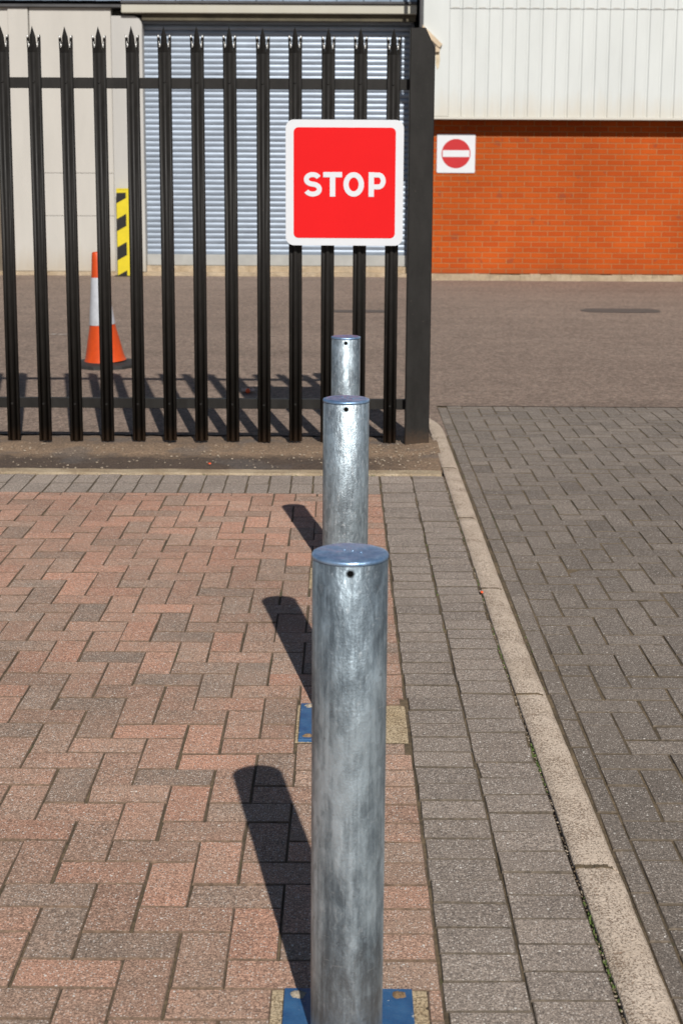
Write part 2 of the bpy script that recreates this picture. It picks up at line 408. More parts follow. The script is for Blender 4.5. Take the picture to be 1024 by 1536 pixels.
def mat_clad(name, col, stain=(0.50, 0.42, 0.30), zlo=2.2, rough=0.45, k=0.5, h=0.5):
    M = NT(name); v = M.coords((1, 1, 0.25)); a = M.noise(v, 3, 5, 0.65); s2 = M.noise(M.coords((1, 1, 0.12)), 9, 4, 0.7)
    sep = M.n('ShaderNodeSeparateXYZ'); tc = M.n('ShaderNodeTexCoord'); M.l(tc.outputs['Object'], sep.inputs[0])
    c = M.mix(1.0, col, M.ramp(a, [(0.3, 0.94), (0.7, 1.04)]), 'MULTIPLY')
    z = M.math('SUBTRACT', M.math('SUBTRACT', sep.outputs[2], zlo), M.math('MULTIPLY', M.math('SUBTRACT', s2, 0.5), h))
    f = M.ramp(z, [(0.0, k), (0.35, 0.0)])
    c = M.mix(f, c, stain)
    M.base(c); M.rough(rough); return M.m
CLAD = mat_clad('white_cladding', (0.54, 0.565, 0.555), (0.50, 0.44, 0.34))
LINTEL = mat_clad('lintel_cream', (0.44, 0.44, 0.40), (0.40, 0.36, 0.26), 3.55, 0.7, 0.6, 0.2)
CREAM = mat_clad('cream_render', (0.455, 0.435, 0.40), (0.36, 0.30, 0.22), 0.05, 0.8, 0.6, 0.6)
CREAM_SH = mat_clad('cream_shaded', (0.42, 0.41, 0.39), (0.33, 0.28, 0.20), 0.05, 0.8, 0.5, 0.5)  # darker copy of the cream render, with the jamb's shade in its colour

def mat_shutter():
    M = NT('shutter_paint'); v = M.coords((0.25, 1, 1)); a = M.noise(v, 4, 5, 0.65); b = M.noise(M.coords((0.15, 1, 1)), 40, 3, 0.6)
    c = M.mix(1.0, (0.265, 0.315, 0.385), M.ramp(a, [(0.3, 0.85), (0.7, 1.12)]), 'MULTIPLY')
    c = M.mix(1.0, c, M.ramp(b, [(0.3, 0.88), (0.7, 1.1)]), 'MULTIPLY')
    M.base(c); M.rough(0.4); M.set(Metallic=0.25); return M.m
SHUTTER = mat_shutter()
SHUT_BOX = mat_simple('shutter_box', (0.19, 0.215, 0.25), 0.5, 0.2, 0.2, 3)
BOTTOM_BAR = mat_simple('bottom_bar', (0.34, 0.34, 0.325), 0.6, 0.1, 0.12, 4)
BROWN = mat_simple('brown_door', (0.13, 0.10, 0.07), 0.7, var=0.3, scale=5)
ROOFM = mat_simple('roof_sheet_blue', (0.24, 0.31, 0.40), 0.45, 0.2, 0.35, 2)
BEIGE = mat_simple('beige_trim', (0.50, 0.40, 0.28), 0.7, var=0.2, scale=6)
STAINM = mat_simple('rusty_run', (0.52, 0.44, 0.31), 0.8, var=0.2, scale=9)

# ------------------------------------------------------------------ paving
ZP, ZR, ZT = 0.0, -0.015, -0.012        # tops of pavement blocks, road blocks, tarmac
P = 0.1015
HOLES = [(-0.128, 0.164, 2.235, 2.525), (-0.126, 0.172, 3.722, 4.000), (-0.124, 0.16, 5.18, 5.46)]

def subtract(rect, hole):
    x0, x1, y0, y1 = rect; a0, a1, b0, b1 = hole
    if a0 >= x1 or a1 <= x0 or b0 >= y1 or b1 <= y0: return [rect]
    out = []
    if x0 < a0: out.append((x0, a0, y0, y1))
    if x1 > a1: out.append((a1, x1, y0, y1))
    m0, m1 = max(x0, a0), min(x1, a1)
    if y0 < b0: out.append((m0, m1, y0, b0))
    if y1 > b1: out.append((m0, m1, b1, y1))
    return out

def block(mb, rect, ztop, joint, tint, wob=1.0):
    x0, x1, y0, y1 = rect
    g = joint / 2; x0 += g; x1 -= g; y0 += g; y1 -= g
    if x1 - x0 < 0.012 or y1 - y0 < 0.012: return
    cx, cy = (x0 + x1) / 2, (y0 + y1) / 2
    dx, dy = random.gauss(0, 0.0008) * wob, random.gauss(0, 0.0008) * wob
    dz = random.gauss(0, 0.0007) * wob; ta, tb = random.gauss(0, 0.006) * wob, random.gauss(0, 0.006) * wob; ro = random.gauss(0, 0.004) * wob
    dz += 0.0018 * (mnoise.noise(Vector((cx * 1.3, cy * 1.3, 0.3))))
    def tf(x, y, z):
        ux, uy = x - cx, y - cy
        return (cx + dx + ux - ro * uy, cy + dy + uy + ro * ux, ztop + z + dz + ta * ux + tb * uy)
    c = 0.0024; k = 0.0020
    ring = lambda o, z: [tf(x0 + o, y0 + o, z), tf(x1 - o, y0 + o, z), tf(x1 - o, y1 - o, z), tf(x0 + o, y1 - o, z)]
    # small chipped wobble of corners
    vs = ring(c, 0) + ring(0.0008, -k * 0.6) + ring(0, -k - 0.001) + ring(0, -0.03)
    ch = random.randrange(4) if random.random() < 0.22 else -1; q = random.uniform(.25, 1.0)
    for rr_ in (0, 1, 2):      # a knocked-off corner now and then
        if ch >= 0:
            a, b, z = vs[4 * rr_ + ch]; vs[4 * rr_ + ch] = (a + (cx - a) * .05 * q, b + (cy - b) * .05 * q, z - .0012 * q)
    vs = [(a + random.uniform(-.0009, .0009) * wob, b + random.uniform(-.0009, .0009) * wob, z) for a, b, z in vs]
    fs = []
    for r in range(3):
        for i in range(4):
            j = (i + 1) % 4
            fs.append((4 * r + i, 4 * r + 4 + i, 4 * r + 4 + j, 4 * r + j))
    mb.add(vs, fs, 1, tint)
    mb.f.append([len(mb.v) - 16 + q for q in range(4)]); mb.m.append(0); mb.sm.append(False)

def herring(mb, gx, gy, c, pitch, xlim, ylim, ztop, joint, tintf, holes=()):
    i0, i1 = int((xlim[0] - gx) / pitch) - 3, int((xlim[1] - gx) / pitch) + 3
    j0, j1 = int((ylim[0] - gy) / pitch) - 3, int((ylim[1] - gy) / pitch) + 3
    for j in range(j0, j1):
        for i in range(i0, i1):
            s = (i - j - c) % 4
            if s == 0: cells = (i, i + 2, j, j + 1)
            elif s == 3: cells = (i, i + 1, j, j + 2)
            else: continue
            r = (gx + cells[0] * pitch, gx + cells[1] * pitch, gy + cells[2] * pitch, gy + cells[3] * pitch)
            r = (max(r[0], xlim[0]), min(r[1], xlim[1]), max(r[2], ylim[0]), min(r[3], ylim[1]))
            if r[1] - r[0] < 0.015 or r[3] - r[2] < 0.015: continue
            rs = [r]
            for h in holes: rs = [q for a in rs for q in subtract(a, h)]
            t = tintf((r[0] + r[1]) / 2, (r[2] + r[3]) / 2)
            for q in rs: block(mb, q, ztop, joint, t)

def t_red(x, y):
    f = random.choice((0.15, 0.38, 0.5, 0.55, 0.62, 0.78)) + random.uniform(-.1, .1)
    f += 0.25 * min(1, max(0, (y - 4.2) / 2.4))        # the far blocks are redder and newer
    return (min(1, max(0, f)), random.random(), random.random())
def t_grey(x, y): return (random.uniform(0.1, 0.9), random.uniform(0.1, 0.9), random.random())
def t_road(x, y): return (random.uniform(0.0, 1.0), random.uniform(0, 1), random.random())

mb = MB()
XA, XB, XK = 0.183, 0.3445, 0.506
YR, YE = 6.745, 7.160
herring(mb, XA, 2.627, 1, P, (-3.4, XA - 2 * P), (0.9, YR), ZP, 0.0030, t_red, HOLES)
j = -17
while 2.627 + j * P < YR - 0.02:
    y0 = 2.627 + j * P; r = (XA - 2 * P, XA, y0, min(YR, y0 + P)); rs = [r]
    for h in HOLES: rs = [q for a in rs for q in subtract(a, h)]
    t = t_red(0, y0); sl = 0.010 * min(1.2, max(0, (4.4 - y0) / 1.9))
    rs = [(q[0], q[1] + (sl if q[1] > XA - .01 else 0), q[2], q[3]) for q in rs]
    for q in rs: block(mb, q, ZP, 0.0030, t)
    j += 1
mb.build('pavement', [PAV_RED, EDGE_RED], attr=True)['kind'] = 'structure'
mb = MB()
for (xa, xb, off) in ((XA + 0.004, XB, 0.0), (XB + 0.003, XK, 0.036)):
    y = 0.9 + (3.358 - 0.9) % 0.1005 - 0.1005 + off
    while y < YE - 0.01:
        y1 = min(y + 0.1005, YE)
        if y1 - y > 0.015: sl = 0.012 * min(1.3, max(0, (4.4 - y) / 1.9)); block(mb, (xa + sl * .7 + random.uniform(-.002, .002), xb + sl + random.uniform(-.002, .002), max(0.9, y), y1), ZP, 0.0030, t_grey(0, 0), 1.3)
        y += 0.1005
for (ya, yb, off) in ((YR, 6.953, 0.02), (6.953, YE, 0.035)):
    i = 0
    while True:
        x1 = XA - 0.001 - i * 0.1075 - (off * 0.2 if i else 0); x0 = x1 - 0.1075
        if x0 < -3.4: break
        block(mb, (x0, x1, ya, yb), ZP, 0.0048, (random.uniform(0.4, 1.0), random.uniform(.5, 1), random.random())); i += 1
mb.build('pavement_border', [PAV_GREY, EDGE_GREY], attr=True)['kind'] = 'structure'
mb = MB()
herring(mb, 0.677, 3.082, 3, 0.1008, (0.677, 4.2), (0.9, 9.43), ZR, 0.0055, t_road)
y = 0.72
for L in [0.4, 0.2] * 40:
    if y > 9.3: break
    y1 = min(y + 0.2016, 9.43)
    if random.random() < 0.35: y1 = min(y + 0.4 * 0.5, 9.43)
    sl = 0.014 * min(1, max(0, (4.8 - y) / 1.9)); block(mb, (0.613 + sl, 0.677, max(y, 0.9), y1), ZR, 0.0055, t_road(0, 0), 1.2); y = y1
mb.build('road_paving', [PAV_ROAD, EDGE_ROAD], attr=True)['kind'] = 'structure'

def sheet(name, x0, x1, y0, y1, z, mat, nx=1, ny=1, amp=0, th=0.0):
    mb = MB(); vs = []; fs = []
    for jy in range(ny + 1):
        for ix in range(nx + 1):
            x = x0 + (x1 - x0) * ix / nx; y = y0 + (y1 - y0) * jy / ny
            zz = z + (amp * mnoise.fractal(Vector((x * 6, y * 6, 1.7)), 0.8, 2.0, 4) if amp else 0)
            vs.append((x, y, zz))
    for jy in range(ny):
        for ix in range(nx):
            a = jy * (nx + 1) + ix; fs.append((a, a + 1, a + nx + 2, a + nx + 1))
    mb.add(vs, fs, 0, None, bool(amp))
    o = mb.build(name, mat); o['kind'] = 'structure'; return o
sheet('joint_sand', -3.42, 0.513, 0.88, 7.18, -0.0046, SAND, 160, 200, 0.0010)
sheet('road_joint_sand', 0.60, 4.22, 0.88, 9.435, -0.0182, SAND, 140, 260, 0.0010)
sheet('ground', -150, 150, -120, 220, -0.07, TARMAC)
# tarmac yard and the strips that carry it round the pavings
mb = MB()
for (x0, x1, y0, y1) in ((-60, 0.6125, 8.32, 60), (0.6125, 60, 9.413, 60), (4.2, 60, -40, 9.432), (-60, 4.2, -40, 0.9), (-60, -3.4, 0.9, 8.32)):
    mb.add([(x0, y0, ZT), (x1, y0, ZT), (x1, y1, ZT), (x0, y1, ZT)], [(0, 1, 2, 3)])
mb.build('yard_road', TARMAC)['kind'] = 'structure'
# soil verge under the fence
mb = MB(); nx, ny = 230, 70; X0, X1, Y0, Y1 = -3.4, 0.53, 7.262, 8.42
vs = []; fs = []
for jy in range(ny + 1):
    for ix in range(nx + 1):
        x = X0 + (X1 - X0) * ix / nx; y = Y0 + (Y1 - Y0) * jy / ny
        z = -0.008 + 0.006 * mnoise.fractal(Vector((x * 7, y * 7, 0)), 0.8, 2.0, 4)
        d = abs(y - 7.98); z += 0.016 * max(0, 1 - d / 0.16) * (0.7 + 0.6 * mnoise.noise(Vector((x * 4, 0, 5))))
        z += 0.018 * max(0, (x - 0.30) / 0.22) * max(0, 1 - abs(y - 7.9) / 0.6)
        if y > 8.2: z -= 0.02 * (y - 8.2) / 0.22
        vs.append((x, y, z))
for jy in range(ny):
    for ix in range(nx):
        a = jy * (nx + 1) + ix; fs.append((a, a + 1, a + nx + 2, a + nx + 1))
mb.add(vs, fs, 0, None, True)
mb.build('verge', SOIL)['kind'] = 'structure'
# concrete edging (irregular near edge)
mb = MB(); n = 130; top = []
for i in range(n + 1):
    x = -3.4 + (0.500 + 3.4) * i / n; w = mnoise.noise(Vector((x * 5, 3, 0))) * 0.008
    top.append((x, 7.166 + w, 7.268 + mnoise.noise(Vector((x * 7, 9, 0))) * 0.010, 0.006 + mnoise.noise(Vector((x * 4, 7, 0))) * 0.003))
for i in range(n):
    a, b = top[i], top[i + 1]
    mb.add([(a[0], a[1], -.04), (b[0], b[1], -.04), (b[0], b[1], b[3] - .006), (a[0], a[1], a[3] - .006), (b[0], b[1] + .012, b[3]), (a[0], a[1] + .012, a[3]), (b[0], b[2], b[3]), (a[0], a[2], a[3]), (b[0], b[2] + .004, -.04), (a[0], a[2] + .004, -.04)],
           [(0, 1, 2, 3), (3, 2, 4, 5), (5, 4, 6, 7), (7, 6, 8, 9)], 0, None, False)
mb.build('kerb_edging', EDGING)['kind'] = 'structure'

# kerb: stones with rounded right arris
def kerb_stone(mb, y0, y1, taper=0.0):
    ny = 24; prof = [(0.0, -0.06), (0.0, -0.002), (0.003, 0.0025), (0.030, 0.004), (0.062, 0.0035), (0.076, 0.000), (0.086, -0.005), (0.094, -0.014), (0.096, -0.06)]
    vs = []; n = len(prof)
    for k in range(ny + 1):
        t = k / ny; y = y0 + (y1 - y0) * t
        e = min(t, 1 - t) * (y1 - y0); er = 0.002 * max(0, 1 - e / 0.004)
        sh = 0.0; sc = 1.0
        if taper:
            tt = max(0, (y - (y1 - 0.5)) / 0.5); sh = -0.055 * tt * tt; sc = 1 - 0.35 * tt ** 3
        for (px, pz) in prof:
            w = 0.0016 * mnoise.noise(Vector((px * 30, y * 9, 2)))
            wd = min(1, max(0, (5.3 - y) / 2.3)); sl = min(1, max(0, (4.4 - y) / 1.9))
            vs.append((0.5125 + 0.012 * sl + px * sc * (0.93 + 0.13 * wd) + sh + w, y, 0.003 + pz + w - er))
    fs = [(k * n + i, k * n + i + 1, (k + 1) * n + i + 1, (k + 1) * n + i) for k in range(ny) for i in range(n - 1)]
    mb.add(vs, [f[::-1] for f in fs], 0, None, True)
    mb.add(vs[:n], [list(range(n))]); mb.add(vs[-n:], [list(range(n))[::-1]])
mb = MB(); js = [0.85, 1.93, 3.012, 4.083, 5.172, 6.26, 7.34, 8.95]
for k in range(len(js) - 1): kerb_stone(mb, js[k] + 0.0055, js[k + 1] - 0.0055, 1.0 if k == len(js) - 2 else 0)
mb.build('kerb', KERB, recalc=True)['kind'] = 'structure'
mb = MB()   # mortar under the kerb joints
mb.box(0.530, 0.600, 0.85, 8.4, -0.05, -0.012, 0)
for k_, yj in enumerate(js[1:-1]):
    sl = 0.012 * min(1, max(0, (4.4 - yj) / 1.9)); wd = min(1, max(0, (5.3 - yj) / 2.3)); x0 = 0.5125 + sl; x1 = x0 + .080 * (0.93 + 0.13 * wd); hw = 0.0062 if k_ != 1 else 0.0082
    n_ = 8
    for q_ in range(n_):
        xa, xb = x0 + (x1 - x0) * q_ / n_, x0 + (x1 - x0) * (q_ + 1) / n_; j_ = random.uniform(-.002, .002)
        mb.box(xa, xb + .0005, yj - hw + j_, yj + hw + j_ * .5, -.03, .0052 + random.uniform(0, .0012) - (.004 if q_ == n_ - 1 else 0), 0, .001)
mb.build('kerb_mortar', SAND)['kind'] = 'structure'

# dark repair patches and scuffed white line on the tarmac
def blob(name, cx, cy, rx, ry, z, mat, seed):
    pts = []
    for k in range(28):
        a = 2 * math.pi * k / 28; q = 1 + 0.16 * mnoise.noise(Vector((math.cos(a) * 1.5, math.sin(a) * 1.5, seed)))
        ca, sa = math.cos(a), math.sin(a); p = 0.6
        pts.append((cx + rx * q * math.copysign(abs(ca) ** p, ca), cy + ry * q * math.copysign(abs(sa) ** p, sa), z))
    mb = MB(); mb.add(pts, [list(range(28))]); mb.build(name, mat)['kind'] = 'structure'
blob('road_patch', 3.06, 15.93, 0.44, 0.24, ZT + 0.004, PATCH, 1.0)
blob('road_patch', 0.18, 15.7, 0.34, 0.15, ZT + 0.004, PATCH, 4.0)
mb = MB()
for k in range(9):
    x = -2.75 + k * 0.033 + random.uniform(-.01, .01)
    mb.add([(x, 13.34, ZT + .004), (x + .03, 13.36, ZT + .004), (x + .028, 13.38 + random.uniform(0, .02), ZT + .004), (x - .004, 13.365, ZT + .004)], [(0, 1, 2, 3)])
mb.build('road_marking', MARK)['kind'] = 'structure'

# ------------------------------------------------------------------ loose gravel and moss
def stone(mb, x, y, z, r, mat=0):
    vs = []; a0 = random.uniform(0, 6); fl = random.uniform(0.4, 0.8)
    for (h, rr, n) in ((-0.4, 0.8, 5), (0.25, 1.0, 5), (0.75, 0.55, 5)):
        for k in range(n):
            a = a0 + 2 * math.pi * (k + h * .5) / n; q = r * rr * random.uniform(.75, 1.2)
            vs.append((x + q * math.cos(a), y + q * math.sin(a), z + h * r * fl))
    fs = [(i * 5 + k, i * 5 + (k + 1) % 5, (i + 1) * 5 + (k + 1) % 5, (i + 1) * 5 + k) for i in range(2) for k in range(5)] + [(10, 11, 12, 13, 14)]
    mb.add(vs, fs, mat)
mb = MB()
for k in range(420):
    x = random.uniform(-2.6, 0.50); y = 7.30 + 0.70 * random.random() ** 0.8
    stone(mb, x, y, 0.0, random.choice((.002, .003, .003, .004, .005, .007)))
for k in range(150):
    x = random.uniform(0.1, 0.55); y = random.uniform(7.4, 8.6)
    stone(mb, x, y, 0.004 + 0.014 * max(0, (x - .3) / .22), random.choice((.002, .003, .004, .005, .006)))
for k in range(900):
    y = random.uniform(1.2, 7.1); stone(mb, random.gauss(0.5090 + 0.012 * min(1, max(0, (4.4 - y) / 1.9)), 0.0022), y, -0.003, random.uniform(.0012, .0036), random.choice((0, 1, 1)))
for k in range(110):
    stone(mb, random.uniform(-1.6, 2.2), random.uniform(2.2, 7.0), 0.0005, random.uniform(.0012, .0026))
DARKST = mat_simple('dark_grit', (0.13, 0.095, 0.06), 0.9, var=0.5, scale=60)
tag(mb.build('gravel', [STONE, DARKST]), kind='stuff')
mb = MB()
for (cx, cy, n, sp) in ((0.5105, 3.55, 60, .05), (0.511, 3.66, 40, .03), (0.5105, 2.79, 70, .05), (0.511, 2.58, 70, .06), (0.5105, 4.4, 30, .08), (0.511, 6.3, 40, .5), (0.511, 5.0, 30, .3), (0.2, 7.162, 40, .25), (-0.6, 7.162, 30, .5), (0.6118, 4.55, 30, .15), (0.3465, 5.6, 30, .5)):
    for k in range(n):
        y = cy + random.gauss(0, sp); x = cx - .001 + (0.012 * min(1, max(0, (4.4 - y) / 1.9)) if .5 < cx < .52 else 0) + random.gauss(0, 0.0025)
        if cy > 7.1: x = cx + random.gauss(0, sp); y = cy + random.gauss(0, .003)
        a = random.uniform(0, 6.3); L = random.uniform(.002, .0055); w = L * .45; z = -0.003
        dx, dy = math.cos(a), math.sin(a)
        mb.add([(x - dy * w, y + dx * w, z), (x + dy * w, y - dx * w, z), (x + dx * L + dy * w * .6, y + dy * L - dx * w * .6, z + L * 1.1), (x + dx * L - dy * w * .6, y + dy * L + dx * w * .6, z + L * 1.1)], [(0, 1, 2, 3)])
tag(mb.build('moss', MOSS), kind='stuff')

# ------------------------------------------------------------------ bollards
def make_bollard(name, label, loc, rad, h, plate, foot, seed, rust=True):
    t = thing(name, label, 'bollard', loc, (0, R(0.12), 0), 'row of galvanised steel bollards')
    mb = MB()
    mb.lathe([(rad, 0.004), (rad, 0.3), (rad, 0.6), (rad, h - 0.0095), (rad - .0014, h - 0.0082)], seg=72)
    mb.build('post', GALV if seed < 1.5 else GALV_BRIGHT, t)
    mb = MB()      # welded cap: seam bead, rolled edge, slightly hammered top
    prof = [(rad - .0014, h - 0.0082), (rad + .0008, h - 0.0074), (rad + .0010, h - 0.0040), (rad + .0002, h - 0.0014), (rad - .0030, h - .0002)]
    for q in (0.85, 0.65, 0.45, 0.25, 0.1): prof.append((rad * q, h + 0.0012 * (1 - q)))
    seg = 72; vs = []
    for (r, z) in prof:
        for k in range(seg):
            a = 2 * math.pi * k / seg; x, y = r * math.cos(a), r * math.sin(a)
            dz = (0.0016 * mnoise.noise(Vector((x * 45, y * 45, seed))) if r < rad * .9 else 0.0004 * mnoise.noise(Vector((x * 60, y * 60, seed))))
            vs.append((x, y, z + dz))
    fs = [(i * seg + k, i * seg + (k + 1) % seg, (i + 1) * seg + (k + 1) % seg, (i + 1) * seg + k) for i in range(len(prof) - 1) for k in range(seg)]
    fs.append([(len(prof) - 1) * seg + k for k in range(seg)])
    mb.add(vs, fs, 0, None, True)
    for (dx, dy, rr) in ((-.01, .012, .0032), (.004, .006, .0026), (.018, -.004, .003)):   # drips of zinc on the top
        mb.lathe([(rr, h + .0008), (rr * .7, h + .0022), (rr * .15, h + .0027)], dx, dy, 8, 0)
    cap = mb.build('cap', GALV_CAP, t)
    # black disc painting the dark inside of a drilled hole, facing the path
    mb = MB(); zc = h - 0.0195; n = 20; rh = 0.0055
    pts = []; rim = []
    for k in range(n):
        a = 2 * math.pi * k / n
        for (lst, rr, off) in ((pts, rh, 0.0006), (rim, rh * 1.35, 0.0003)):
            x = rr * math.cos(a); lst.append((x, -math.sqrt(rad ** 2 - x * x) - off, zc + rr * math.sin(a)))
    mb.add(pts, [list(range(n))], 0)
    mb.add(pts + rim, [(k, (k + 1) % n, n + (k + 1) % n, n + k) for k in range(n)], 1)
    mb.build('bolt_hole_disc', [HOLE, GALV], t)
    if foot:
        f = MB(); x0, x1, y0, y1 = foot
        nn = 16; vs = []
        for jy in range(nn + 1):
            for ix in range(nn + 1):
                x = x0 + (x1 - x0) * ix / nn; y = y0 + (y1 - y0) * jy / nn
                vs.append((x, y, -0.003 + 0.0022 * mnoise.fractal(Vector((x * 30, y * 30, seed)), .8, 2, 3)))
        f.add(vs, [(jy * (nn + 1) + ix, jy * (nn + 1) + ix + 1, (jy + 1) * (nn + 1) + ix + 1, (jy + 1) * (nn + 1) + ix) for jy in range(nn) for ix in range(nn)], 0, None, True)
        f.build('footing', FOOTING, t)
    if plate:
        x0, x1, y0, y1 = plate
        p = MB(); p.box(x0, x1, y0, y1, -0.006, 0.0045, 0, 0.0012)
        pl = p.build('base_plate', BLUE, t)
        for bi, (bx, by) in enumerate(((x0 + .026, y1 - .022), (x1 - .026, y1 - .022), (x0 + .026, y0 + .025), (x1 - .026, y0 + .025))):
            b = MB(); vs = []; sg_ = 18; prof = [(.0135, .0044), (.0115, .0060), (.0085, .0080), (.0055, .0098), (.0025, .0105)]
            for (r, z) in prof:
                for k in range(sg_):
                    a = 2 * math.pi * k / sg_; q = 1 + .55 * mnoise.noise(Vector((math.cos(a) * 1.6, math.sin(a) * 1.6, seed * 3 + bi * 5)))
                    vs.append((bx + r * q * 1.15 * math.cos(a), by + r * q * .8 * math.sin(a), z + (.0015 * mnoise.noise(Vector((a * 2, r * 400, bi))) if r < .013 else 0)))
            fs = [(i * sg_ + k, i * sg_ + (k + 1) % sg_, (i + 1) * sg_ + (k + 1) % sg_, (i + 1) * sg_ + k) for i in range(4) for k in range(sg_)] + [[4 * sg_ + k for k in range(sg_)]]
            b.add(vs, fs, 0, None, True)
            b.build('bolt', (BOLTZ, RUST, RUST, BOLTZ)[bi], pl)
    return t
make_bollard('bollard', 'nearest and largest galvanised steel bollard, standing on a blue plate at the picture bottom', (0.0115, 2.385, 0), 0.0645, 0.894,
             (-0.1165, 0.1245, -0.135, 0.137), (-0.1395, 0.1525, -0.15, 0.14), 1.0)
make_bollard('bollard', 'middle galvanised bollard of the row, its base plate showing a blue strip on the left', (0.006, 3.858, 0), 0.0622, 0.923,
             (-0.1235, 0.082, -0.130, 0.1395), (-0.132, 0.1765, -0.136, 0.142), 2.0)
make_bollard('bollard', 'farthest and slimmest galvanised bollard, standing just before the fence', (0.0065, 5.32, 0), 0.0535, 0.922,
             (-0.11, 0.11, -0.13, 0.13), (-0.13, 0.153, -0.14, 0.14), 3.0)

# ------------------------------------------------------------------ palisade fence
fence = thing('palisade_fence', 'tall black steel palisade fence with spiked W-section pales, ending at a broad flat post', 'fence', (0, 8.02, 0))
def make_pale():
    mb = MB()
    sec = [(-.0365, .013), (-.0345, .004), (-.030, -.003), (-.0235, -.0035), (-.0175, .003), (-.0115, -.006), (-.006, -.0125), (0, -.0145), (.006, -.0125), (.0115, -.006), (.0175, .003), (.0235, -.0035), (.030, -.003), (.0345, .004), (.0365, .013)]
    n = len(sec); th = 0.003
    def off(i):
        a = Vector(sec[max(0, i - 1)]); b = Vector(sec[min(n - 1, i + 1)]); d = (b - a).normalized(); return Vector((-d.y, d.x)) * th
    back = [(Vector(sec[i]) + off(i)) for i in range(n)]
    zn = 2.14
    vs = []
    for z in (0.008, zn):
        vs += [(x, y, z) for x, y in sec] + [(p.x, p.y, z) for p in back]
    fs = []
    for i in range(n - 1):
        fs.append((i, i + 1, 2 * n + i + 1, 2 * n + i)); fs.append((n + i + 1, n + i, 3 * n + i, 3 * n + i + 1))
        fs.append((2 * n + i, 2 * n + i + 1, 3 * n + i + 1, 3 * n + i)); fs.append((i, n + i, n + i + 1, i + 1))
    fs += [(0, 2 * n, 3 * n, n), (n - 1, 2 * n - 1, 4 * n - 1, 3 * n - 1)]
    mb.add(vs, fs, 0, None, True)
    # middle point: folded spear leaning to the front
    z1 = zn - 0.001
    c = [(-.0175, .003, z1), (-.0185, -.004, z1 + .035), (-.0150, -.014, z1 + .085), (0, -.024, z1 + .138), (.0150, -.014, z1 + .085), (.0185, -.004, z1 + .035), (.0175, .003, z1), (0, -.0145, z1), (0, -.0205, z1 + .035), (0, -.0245, z1 + .085)]
    bk = [(x, y + .0035, z) for x, y, z in c]
    fs = [(0, 7, 8, 1), (1, 8, 9, 2), (2, 9, 3), (7, 6, 5, 8), (8, 5, 4, 9), (9, 4, 3)]
    mb.add(c, fs, 0); mb.add(bk, [f[::-1] for f in fs], 0)
    ring = [0, 1, 2, 3, 4, 5, 6]
    mb.add(c + bk, [(ring[k], ring[k + 1], 10 + ring[k + 1], 10 + ring[k]) for k in range(6)], 0)
    for s in (-1, 1):   # side points, splayed out; pale beads and slivers draw the glints of bare zinc
        a = [(s * .0175, .003, z1), (s * .0365, .013, z1), (s * .0380, .006, z1 + .085), (s * .0365, .001, z1 + .095), (s * .0225, .002, z1 + .078), (s * .0185, .002, z1 + .025)]
        b = [(x, y + .0035, z) for x, y, z in a]
        f = list(range(6)); f = f if s < 0 else f[::-1]
        mb.add(a, [f[::-1]], 0); mb.add(b, [f], 0)
        m = len(a)
        for k in range(m):
            mb.add([a[k], a[(k + 1) % m], b[(k + 1) % m], b[k]], [(0, 1, 2, 3)], 0)
        mb.lathe([(.001, z1 + .076), (.0052, z1 + .081), (.0052, z1 + .087), (.001, z1 + .092)], s * .0305, -.0065, 8, 1)
        mb.add([(s * .0230, -.0055, z1 + .028), (s * .0255, -.0058, z1 + .028), (s * .0285, -.0068, z1 + .060), (s * .0262, -.0068, z1 + .060)], [(0, 1, 2, 3)], 1)
        mb.lathe([(.001, z1 + .030), (.0036, z1 + .035), (.0036, z1 + .042), (.001, z1 + .048)], s * .0225, -.0065, 6, 1)
    for z in (0.22, 1.985):     # bolt heads
        b0 = len(mb.v)
        pts = [(0.006 * math.cos(k * math.pi / 4), -.0185, z + .006 * math.sin(k * math.pi / 4)) for k in range(8)]; pb = [(x * 1.3, -.0130, z + (q - z) * 1.3) for x, _, q in pts]
        mb.add(pts + pb, [list(range(8))[::-1]] + [(k, 8 + k, 8 + (k + 1) % 8, (k + 1) % 8) for k in range(8)], 0)
    return mb.build('pale', [FENCE, BARE], fence)
pale0 = make_pale()
xs = [0.261 - 0.1763 * k for k in range(15)]
for k, x in enumerate(xs):
    o = pale0 if k == 0 else pale0.copy()
    if k: COL.objects.link(o); o.parent = fence
    o.location = (x, 0.0, random.uniform(-.004, .004)); o.rotation_euler = (random.gauss(0, .0015), random.gauss(0, .0018), random.gauss(0, .02))
for z0, z1 in ((1.952, 2.010), (0.192, 0.248)):
    mb = MB(); mb.box(-2.32, 0.352, 0.018, 0.026, z0, z1, 0, 0.0015); mb.box(-2.32, 0.352, 0.026, 0.062, z1 - 0.008, z1 - 0.0006, 0, 0.001)
    mb.build('rail', FENCE, fence)
mb = MB()
pts = [(-.067, -.02), (.067, -.02), (.067, 2.165), (.015, 2.275), (-.067, 2.275)]
